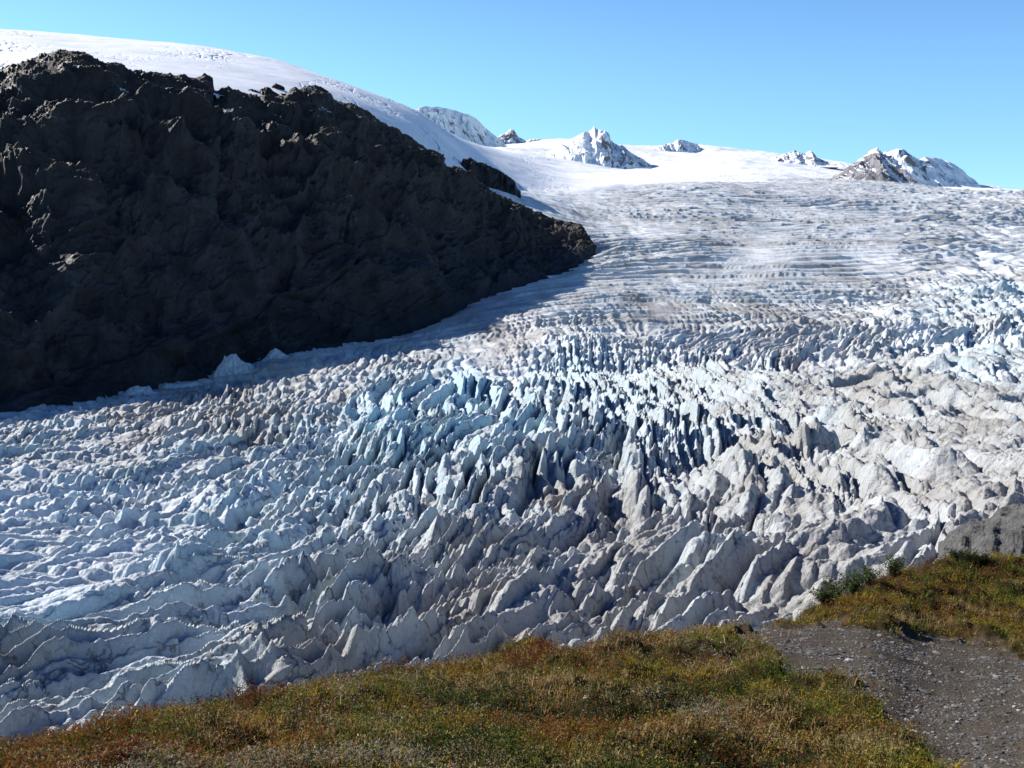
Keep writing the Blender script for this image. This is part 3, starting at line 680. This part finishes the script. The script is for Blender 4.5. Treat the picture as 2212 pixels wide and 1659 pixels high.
PAL = np.array([(.020, .036, .012), (.088, .108, .018), (.250, .185, .022), (.165, .066, .016), (.105, .024, .013), (.300, .215, .100), (.235, .200, .140)], F4)
#            u,   v,   dark olive yellow rust red tan grey
MIX = [(100, 1640, .2, .2, .05, .35, .0, .1, .3), (300, 1600, .25, .15, .05, .45, .05, .1, .25), (600, 1520, .3, .2, .1, .4, .05, .1, .15), (690, 1560, .15, .1, .05, .25, .05, .15, .5), (800, 1640, .2, .3, .15, .3, 0, .2, .1),
       (880, 1545, .2, .2, .3, .35, 0, .15, .1), (1100, 1600, .7, .25, .05, .08, 0, .05, .05), (1020, 1640, .55, .2, .1, .15, 0, .05, .05), (1350, 1640, .5, .3, .05, .1, 0, .1, .05), (1250, 1500, .3, .3, .1, .25, 0, .2, .05), (1150, 1394, .05, .05, .05, .25, .8, 0, 0), (1000, 1430, .35, .2, .1, .4, .1, .1, 0),
       (1400, 1550, .35, .4, .1, .15, 0, .15, .05), (1500, 1420, .15, .2, .1, .4, .05, .3, .1), (1350, 1420, .25, .2, .15, .35, .05, .2, .05), (1700, 1570, .15, .45, .2, .25, 0, .25, 0), (1850, 1610, .15, .35, .12, .40, 0, .2, 0), (1600, 1640, .3, .3, .1, .3, 0, .2, .05), (1650, 1345, .1, .3, .4, .2, 0, .2, 0),
       (1800, 1305, .15, .3, .5, .3, .05, 0, 0), (1880, 1270, .2, .2, .3, .3, .3, 0, 0), (1950, 1238, .15, .1, .1, .3, .6, 0, 0), (2000, 1300, .25, .3, .4, .3, .05, .05, 0), (2080, 1230, .4, .3, .2, .25, .1, 0, 0), (2150, 1210, .15, .35, .4, .2, .1, 0, 0), (2180, 1290, .05, .6, .8, .02, 0, .05, 0), (2110, 1350, .1, .4, .6, .2, 0, .1, 0), (2040, 1270, .12, .4, .6, .2, 0, 0, 0), (2080, 1320, .15, .3, .45, .25, 0, .1, 0), (2200, 1370, .15, .3, .35, .3, 0, .2, 0), (2000, 1370, .1, .3, .2, .3, 0, .35, 0)]

def build_plants():
    N = 200000
    a = RNG.uniform(-.72, .80, N).astype(F4); Y = np.exp(RNG.uniform(math.log(2.7), math.log(30), N)).astype(F4)
    z, veg, U, V, pd = ground(a, Y)
    # leave out what the brow of the hill hides
    ga, gy = np.meshgrid(np.linspace(-.74, .82, 260), np.exp(np.linspace(math.log(2.5), math.log(31), 260)))
    ge = ground(ga, gy)[0] / gy; run = np.maximum.accumulate(ge, 0)
    ia = np.clip((a + .74) / 1.56 * 259, 0, 259).astype(int); iy = np.clip((np.log(Y) - math.log(2.5)) / (math.log(31) - math.log(2.5)) * 259, 0, 259).astype(int)
    ok = (z / Y > run[iy, ia] - .022) & (RNG.random(N) < np.maximum(veg ** 1.5, .10 * sstep(-70, 0, pd))) & (V < 2300)
    sparse = sstep(60, 0, pd) * .45
    ok &= RNG.random(N) > sparse
    a, Y, z, U, V, pd = [q[ok] for q in (a, Y, z, U, V, pd)]; n = len(a); X = a * Y
    Wt = np.stack([blend([(m[0], m[1], m[2 + k]) for m in MIX], U.astype(F4), V.astype(F4), 3, 1.8) for k in range(7)], 1)
    for k in range(7):
        Wt[:, k] *= np.exp(3.4 * fbm2(X / (.8 + .12 * k) + k * 9.3, Y / (.8 + .12 * k), 3, 230 + k))
    Wt /= Wt.sum(1, keepdims=True)
    cat = (np.cumsum(Wt, 1) < RNG.random(n)[:, None]).sum(1).clip(0, 6)
    lod = np.clip(Y / 7.5, 1, 4) ** .6
    isgrass = RNG.random(n) < np.array([.06, .40, .30, .12, .03, .65, .08])[cat]
    def tint(idx, m):
        c = 1.12 * PAL[cat[idx]][:, None, :] * np.exp(RNG.normal(0, .24, (len(idx), m, 1))) * np.exp(RNG.normal(0, .10, (len(idx), m, 3)))
        hop = RNG.random((len(idx), m)) < .06
        c[hop] = PAL[RNG.integers(0, 7, hop.sum())] * np.exp(RNG.normal(0, .3, (hop.sum(), 1)))
        return c.astype(F4)
    # leafy sprigs
    g = np.flatnonzero(~isgrass); m = 11; k = len(g)
    sz = (RNG.uniform(.7, 1.35, k) * lod[g])[:, None]
    ang = RNG.uniform(0, 6.283, (k, m)); rad = RNG.uniform(0, .032, (k, m)) * sz; hh = RNG.uniform(.0, 1, (k, m)) ** .8 * .075 * sz
    cen = np.stack([X[g][:, None] + np.cos(ang) * rad, Y[g][:, None] + np.sin(ang) * rad, z[g][:, None] + hh], -1)
    th = RNG.uniform(0, 6.283, (k, m)); el = RNG.uniform(-.3, 1.2, (k, m))
    d = np.stack([np.cos(th) * np.cos(el), np.sin(th) * np.cos(el), np.sin(el)], -1)
    sdv = np.cross(d, RNG.normal(size=(k, m, 3))); sdv /= np.linalg.norm(sdv, axis=-1, keepdims=True) + 1e-6
    Ln = (RNG.uniform(.008, .018, (k, m)) * sz)[..., None]; Wd = Ln * RNG.uniform(.25, .5, (k, m))[..., None]
    q = np.stack([cen, cen + d * Ln * .5 + sdv * Wd * .5, cen + d * Ln, cen + d * Ln * .5 - sdv * Wd * .5], 2).reshape(-1, 3)
    col = np.repeat(tint(g, m).reshape(-1, 3), 4, 0)
    q[:, 2] += CAMZ
    o = link('heath_plants', raw_mesh('heath_plants', q, np.arange(len(q)), 4, M_LEAF, {'tint': col}))
    tag(o, 'low autumn heath of rust, dark green and grey leaves covering the hillside', 'heath', kind='stuff')
    # grass tufts
    g = np.flatnonzero(isgrass); m = 8; k = len(g)
    sz = (RNG.uniform(.6, 1.4, k) * lod[g])[:, None]
    ang = RNG.uniform(0, 6.283, (k, m)); lean = RNG.uniform(.15, 1.0, (k, m)); Ln = RNG.uniform(.028, .075, (k, m)) * sz
    base = np.stack([X[g][:, None] + RNG.normal(0, .018, (k, m)) * sz, Y[g][:, None] + RNG.normal(0, .018, (k, m)) * sz, np.repeat(z[g][:, None], m, 1) - .005], -1)
    dr = np.stack([np.cos(ang), np.sin(ang), np.zeros_like(ang)], -1); upv = np.array([0, 0, 1.0])
    mid = base + (dr * np.sin(lean * .5)[..., None] + upv * np.cos(lean * .5)[..., None]) * Ln[..., None] * .55
    tip = mid + (dr * np.sin(lean * 1.5)[..., None] + upv * np.cos(lean * 1.5)[..., None]) * Ln[..., None] * .5
    sd = np.stack([-np.sin(ang + RNG.normal(0, .8, ang.shape)), np.cos(ang), np.zeros_like(ang)], -1) * (RNG.uniform(.0018, .0034, (k, m)) * sz)[..., None]
    q = np.stack([base - sd, base + sd, mid + sd * .8, mid - sd * .8, tip], 2); nb = k * m
    q = q.reshape(-1, 3); q[:, 2] += CAMZ
    i0 = np.arange(nb) * 5
    fl = np.stack([i0, i0 + 1, i0 + 2, i0 + 3, i0 + 3, i0 + 2, i0 + 4], 1).ravel(); sizes = np.tile([4, 3], nb)
    col = np.repeat(tint(g, m).reshape(-1, 3), 5, 0)
    o = link('tundra_grass', raw_mesh('tundra_grass', q, fl, sizes, M_LEAF, {'tint': col}))
    tag(o, 'short dry tundra grass in tan, olive and yellow tufts', 'grass', kind='stuff')

_t = (1 + 5 ** .5) / 2
ICO = np.array([(-1, _t, 0), (1, _t, 0), (-1, -_t, 0), (1, -_t, 0), (0, -1, _t), (0, 1, _t), (0, -1, -_t), (0, 1, -_t), (_t, 0, -1), (_t, 0, 1), (-_t, 0, -1), (-_t, 0, 1)]) / math.sqrt(1 + _t * _t)
ICOF = np.array([(0, 11, 5), (0, 5, 1), (0, 1, 7), (0, 7, 10), (0, 10, 11), (1, 5, 9), (5, 11, 4), (11, 10, 2), (10, 7, 6), (7, 1, 8), (3, 9, 4), (3, 4, 2), (3, 2, 6), (3, 6, 8), (3, 8, 9), (4, 9, 5), (2, 4, 11), (6, 2, 10), (8, 6, 7), (9, 8, 1)])

def place(u, v):
    """the ground point seen at picture place (u, v)"""
    a, e = uv2ae(u, v); Ys = np.exp(np.linspace(math.log(3), math.log(30), 900)); E = ground(np.full(900, a), Ys)[0] / Ys
    i = int(np.argmax(E >= e)) if (E >= e).any() else int(np.argmax(E))
    return float(a * Ys[i]), float(Ys[i]), float(E[i] * Ys[i])

def build_stones():
    N = 60000
    a = RNG.uniform(-.05, .60, N); Y = np.exp(RNG.uniform(math.log(3.2), math.log(14), N)); z, veg, U, V, pd = ground(a, Y)
    cl = fbm2(a * Y * 1.6, Y * 1.6, 3, 261)
    ok = (pd < 4) & (RNG.random(N) < .25 + .8 * sstep(-.2, .5, cl)) & (U < 2330)
    a, Y, z = a[ok], Y[ok], z[ok]; n = len(a)
    s = np.exp(RNG.normal(math.log(.0060), .5, n)).clip(.003, .026) * np.clip(Y / 6, 1, 2) ** .7
    sc = np.stack([RNG.uniform(.8, 1.6, n), RNG.uniform(.6, 1.2, n), RNG.uniform(.3, .6, n)], 1) * s[:, None]
    v = ICO[None] * np.exp(RNG.normal(0, .16, (n, 12, 1))) * sc[:, None]; th = RNG.uniform(0, 6.283, n)[:, None]
    P = np.stack([v[..., 0] * np.cos(th) - v[..., 1] * np.sin(th) + (a * Y)[:, None], v[..., 0] * np.sin(th) + v[..., 1] * np.cos(th) + Y[:, None], v[..., 2] + (z + s * .12 + CAMZ)[:, None]], -1)
    f = (ICOF[None] + (np.arange(n) * 12)[:, None, None]).reshape(-1)
    tone = np.exp(RNG.normal(math.log(.085), .55, n)).clip(.03, .5); col = tone[:, None] * np.array([1.03, .98, .92]) * np.exp(RNG.normal(0, .05, (n, 3)))
    o = link('gravel', raw_mesh('gravel', P.reshape(-1, 3), f, 3, M_STONE, {'tint': np.repeat(col, 12, 0)}, smooth=False))
    tag(o, 'loose grey gravel scattered over the bare trail', 'gravel', kind='stuff')
    # single stones that can be told from the gravel
    def stone(u, v, w, flat, tone, label, group=None, seed=0, warm=0.0):
        x, y, zz = place(u, v); r = np.random.default_rng(seed)
        bm_v = ICO.copy(); # one subdivision for chipped corners
        edges = {}; V2 = [tuple(p) for p in bm_v]; F2 = []
        def midp(i, j):
            k = (min(i, j), max(i, j))
            if k not in edges:
                p = (np.array(V2[i]) + np.array(V2[j])) / 2; V2.append(tuple(p / np.linalg.norm(p))); edges[k] = len(V2) - 1
            return edges[k]
        for (i, j, k) in ICOF:
            p, q, s_ = midp(i, j), midp(j, k), midp(k, i); F2 += [(i, p, s_), (j, q, p), (k, s_, q), (p, q, s_)]
        Vv = np.array(V2); pl = r.normal(size=(7, 3)); pl /= np.linalg.norm(pl, axis=1)[:, None]
        for nrm in pl:                                              # chip flat facets
            d = Vv @ nrm; cut = r.uniform(.55, .8); over = d > cut; Vv[over] -= np.outer(d[over] - cut, nrm)
        half = w / FPX * y / 2
        Vv = Vv * [half, half * r.uniform(.6, .9), half * flat]
        me = raw_mesh('trail_stone', Vv, np.array(F2).ravel(), 3, M_STONE, {'tint': np.tile(np.array([tone * (1 + warm), tone, tone * (1 - warm)]), (len(Vv), 1))}, smooth=False)
        o = link('trail_stone', me); o.location = (x, y, zz + half * flat * .35 + CAMZ); o.rotation_euler = (r.uniform(-.12, .12), r.uniform(-.12, .12), r.uniform(-.5, .5))
        tag(o, label, 'stone', group)
    stone(1975, 1584, 30, .28, .36, 'large pale flat slab of stone lying at the left edge of the trail', None, 1)
    stone(1996, 1585, 14, .35, .33, 'small pale stone touching the right end of the large flat slab', None, 2)
    stone(2016, 1584, 12, .5, .30, 'grey stone at the right end of the row beside the flat slab', None, 3)
    stone(2192, 1528, 13, .55, .45, 'cream coloured stone, brightest near the right end of the trail', None, 4, .12)
    stone(2068, 1563, 12, .7, .33, 'single rounded pale stone standing alone mid trail', None, 5)
    stone(1800, 1414, 26, .25, .05, 'dark flat stone sunk into the upper trail', None, 6)
    stone(1475, 1385, 12, .55, .30, 'pale stone lying in the grass left of the trail top', None, 7)
    stone(1560, 1393, 20, .2, .28, 'flat pale stone in brown grass just left of the trail', None, 8)
    stone(1265, 1512, 10, .6, .40, 'white pebble alone among the heath away from the trail', None, 9)
    r = np.random.default_rng(77); done = 0
    while done < 46:
        u, v = r.uniform(1700, 2205), r.uniform(1370, 1655)
        if path_dist(np.array([u]), np.array([v]))[0] > -14: continue
        stone(u, v, r.uniform(6, 11) * (1 if v > 1480 else .8), r.uniform(.35, .6), r.uniform(.14, .34), 'small light grey stone lying loose on the gravel trail', 'small loose stones on the gravel trail', 500 + done, r.uniform(0, .1)); done += 1

def build_shrubs():
    bark = NT('willow_bark').done((.05, .038, .025), .9)
    def shrub(u, v, h, spread, label, seed, pal, nb=16, group=None):
        x, y, zz = place(u, v); r = np.random.default_rng(seed)
        root = bpy.data.objects.new('willow_shrub', None); COL.objects.link(root); root.location = (x, y, zz + CAMZ - .02); tag(root, label, 'shrub', group)
        sv, sf, lv, lc = [], [], [], []
        for b in range(nb):
            th = r.uniform(0, 6.283); ln = h * r.uniform(.55, 1.1); out = spread * r.uniform(.2, 1)
            pts = [np.array([math.cos(th) * out * t ** 1.3 + r.normal(0, .02) * t, math.sin(th) * out * t ** 1.3, ln * t ** .85]) for t in np.linspace(0, 1, 6)]
            for i, p in enumerate(pts):
                rad = .007 * (1 - i / 6.5)
                for k in range(4): sv.append(p + np.array([math.cos(k * 1.571), math.sin(k * 1.571), 0]) * rad)
            o0 = len(sv) - 24
            for i in range(5):
                for k in range(4): sf.append((o0 + i * 4 + k, o0 + i * 4 + (k + 1) % 4, o0 + i * 4 + 4 + (k + 1) % 4, o0 + i * 4 + 4 + k))
            for q in range(70):
                t = r.uniform(.25, 1.03); j = min(int(t * 5), 4); p = pts[j] + (pts[j + 1] - pts[j]) * (t * 5 - j) + r.normal(0, .028, 3)
                d = r.normal(size=3); d[2] = abs(d[2]) * .6; d /= np.linalg.norm(d); s = np.cross(d, r.normal(size=3)); s /= np.linalg.norm(s)
                L = r.uniform(.025, .05); lv += [p, p + d * L * .5 + s * L * .22, p + d * L, p + d * L * .5 - s * L * .22]
                c = np.array(pal[r.integers(len(pal))]) * math.exp(r.normal(0, .3)); lc += [c] * 4
        link('stems', raw_mesh('stems', np.array(sv), np.array(sf).ravel(), 4, bark), root)
        link('leaves', raw_mesh('leaves', np.array(lv), np.arange(len(lv)), 4, M_LEAF, {'tint': np.array(lc)}), root)
    G = [(.05, .075, .03), (.08, .105, .04), (.035, .055, .022), (.12, .13, .04)]
    shrub(1782, 1303, .24, .22, 'lowest dark green shrub at the left foot of the mound skyline', 1, G)
    shrub(1806, 1290, .34, .28, 'tall dark green shrub standing second up the mound skyline', 2, G, 22)
    shrub(1842, 1274, .34, .26, 'green shrub half way up the mound skyline against the ice', 3, G, 20)
    shrub(1872, 1262, .32, .26, 'sparse green shrub just below the gap in the skyline shrubs', 4, G, 16)
    shrub(1926, 1243, .36, .28, 'rounded green shrub apart from the others under the red turf', 5, G, 20)
    shrub(2072, 1212, .24, .42, 'broad dark green shrub on the crest of the mound', 6, [(.02, .034, .012), (.035, .05, .018)], 26)
    shrub(2118, 1224, .22, .40, 'blackish flat shrub right of the crest of the mound', 7, [(.012, .018, .008), (.022, .03, .012)], 26)

def build_bedrock():
    me = heap('bedrock_outcrop', [(2022, 1300), (2032, 1235), (2046, 1185), (2078, 1160), (2127, 1146), (2147, 1128), (2180, 1118), (2212, 1108), (2300, 1080), (2420, 1066), (2560, 1250)], 120, 52, 1290, mat_bedrock(), seed=610, na=300, nw=220, rough=.12, lowz=.5, grain=.9, xk=1.0, flare=.95)
    tag(link('bedrock_outcrop', me), 'grey ice worn bedrock hump between the glacier and the mound', 'bedrock')

build_hillside()
build_plants()
build_stones()
build_shrubs()
build_bedrock()

# ------------------------------------------------------------------ light, sky, camera
w = bpy.data.worlds.new('World'); scene.world = w; w.use_nodes = True
nt = w.node_tree; bg = nt.nodes['Background']
sky = nt.nodes.new('ShaderNodeTexSky'); sky.sky_type = 'NISHITA'; sky.sun_disc = False
sky.sun_elevation = math.radians(SUN_EL); sky.sun_rotation = math.radians(SUN_AZ)
sky.altitude = 700; sky.air_density = 1.0; sky.dust_density = 0.15; sky.ozone_density = 3.0
mulc = nt.nodes.new('ShaderNodeMix'); mulc.data_type = 'RGBA'; mulc.blend_type = 'MULTIPLY'; mulc.inputs[0].default_value = 1
mulc.inputs[7].default_value = (0.83, 1.09, 1.22, 1)
nt.links.new(sky.outputs[0], mulc.inputs[6]); 
# the clear mountain sky deepens quickly above the pale band along the horizon
tc_ = nt.nodes.new('ShaderNodeTexCoord'); sx_ = nt.nodes.new('ShaderNodeSeparateXYZ'); mr_ = nt.nodes.new('ShaderNodeMapRange'); mr_.interpolation_type = 'SMOOTHSTEP'
mr_.inputs[1].default_value = 0.16; mr_.inputs[2].default_value = 0.62; mr_.inputs[3].default_value = 0.0; mr_.inputs[4].default_value = 1.0
nt.links.new(tc_.outputs['Generated'], sx_.inputs[0]); nt.links.new(sx_.outputs[2], mr_.inputs[0])
mul2 = nt.nodes.new('ShaderNodeMix'); mul2.data_type = 'RGBA'; mul2.blend_type = 'MULTIPLY'; mul2.inputs[0].default_value = 1
nt.links.new(mulc.outputs[2], mul2.inputs[6]); zen = nt.nodes.new('ShaderNodeMix'); zen.data_type = 'RGBA'; zen.inputs[6].default_value = (1, 1, 1, 1); zen.inputs[7].default_value = (0.12, 0.21, 0.42, 1)
nt.links.new(mr_.outputs[0], zen.inputs[0]); nt.links.new(zen.outputs[2], mul2.inputs[7])
nt.links.new(mul2.outputs[2], bg.inputs[0]); bg.inputs[1].default_value = 0.10

sun = bpy.data.lights.new('sun', 'SUN'); sun.energy = 5.0; sun.angle = math.radians(0.53); sun.color = (1.0, 0.95, 0.88)
so = bpy.data.objects.new('sun', sun); COL.objects.link(so)
az, el = math.radians(SUN_AZ), math.radians(SUN_EL)
from mathutils import Vector
so.rotation_euler = Vector((math.sin(az) * math.cos(el), math.cos(az) * math.cos(el), math.sin(el))).to_track_quat('Z', 'Y').to_euler()
so.location = (-300, 200, 600)

cam = bpy.data.cameras.new('camera'); co = bpy.data.objects.new('camera', cam); COL.objects.link(co)
cam.sensor_width = 36; cam.lens = 36 * FPX / 2212; cam.clip_start = 0.1; cam.clip_end = 30000
co.location = (0, 0, CAMZ); co.rotation_euler = (math.pi / 2 - PITCH, 0, 0)
scene.camera = co
scene.view_settings.view_transform = 'Standard'; scene.view_settings.look = 'None'
scene.view_settings.gamma = 1; scene.view_settings.exposure = 0.76
scene.cycles.max_bounces = 5; scene.cycles.diffuse_bounces = 1; scene.cycles.transparent_max_bounces = 4
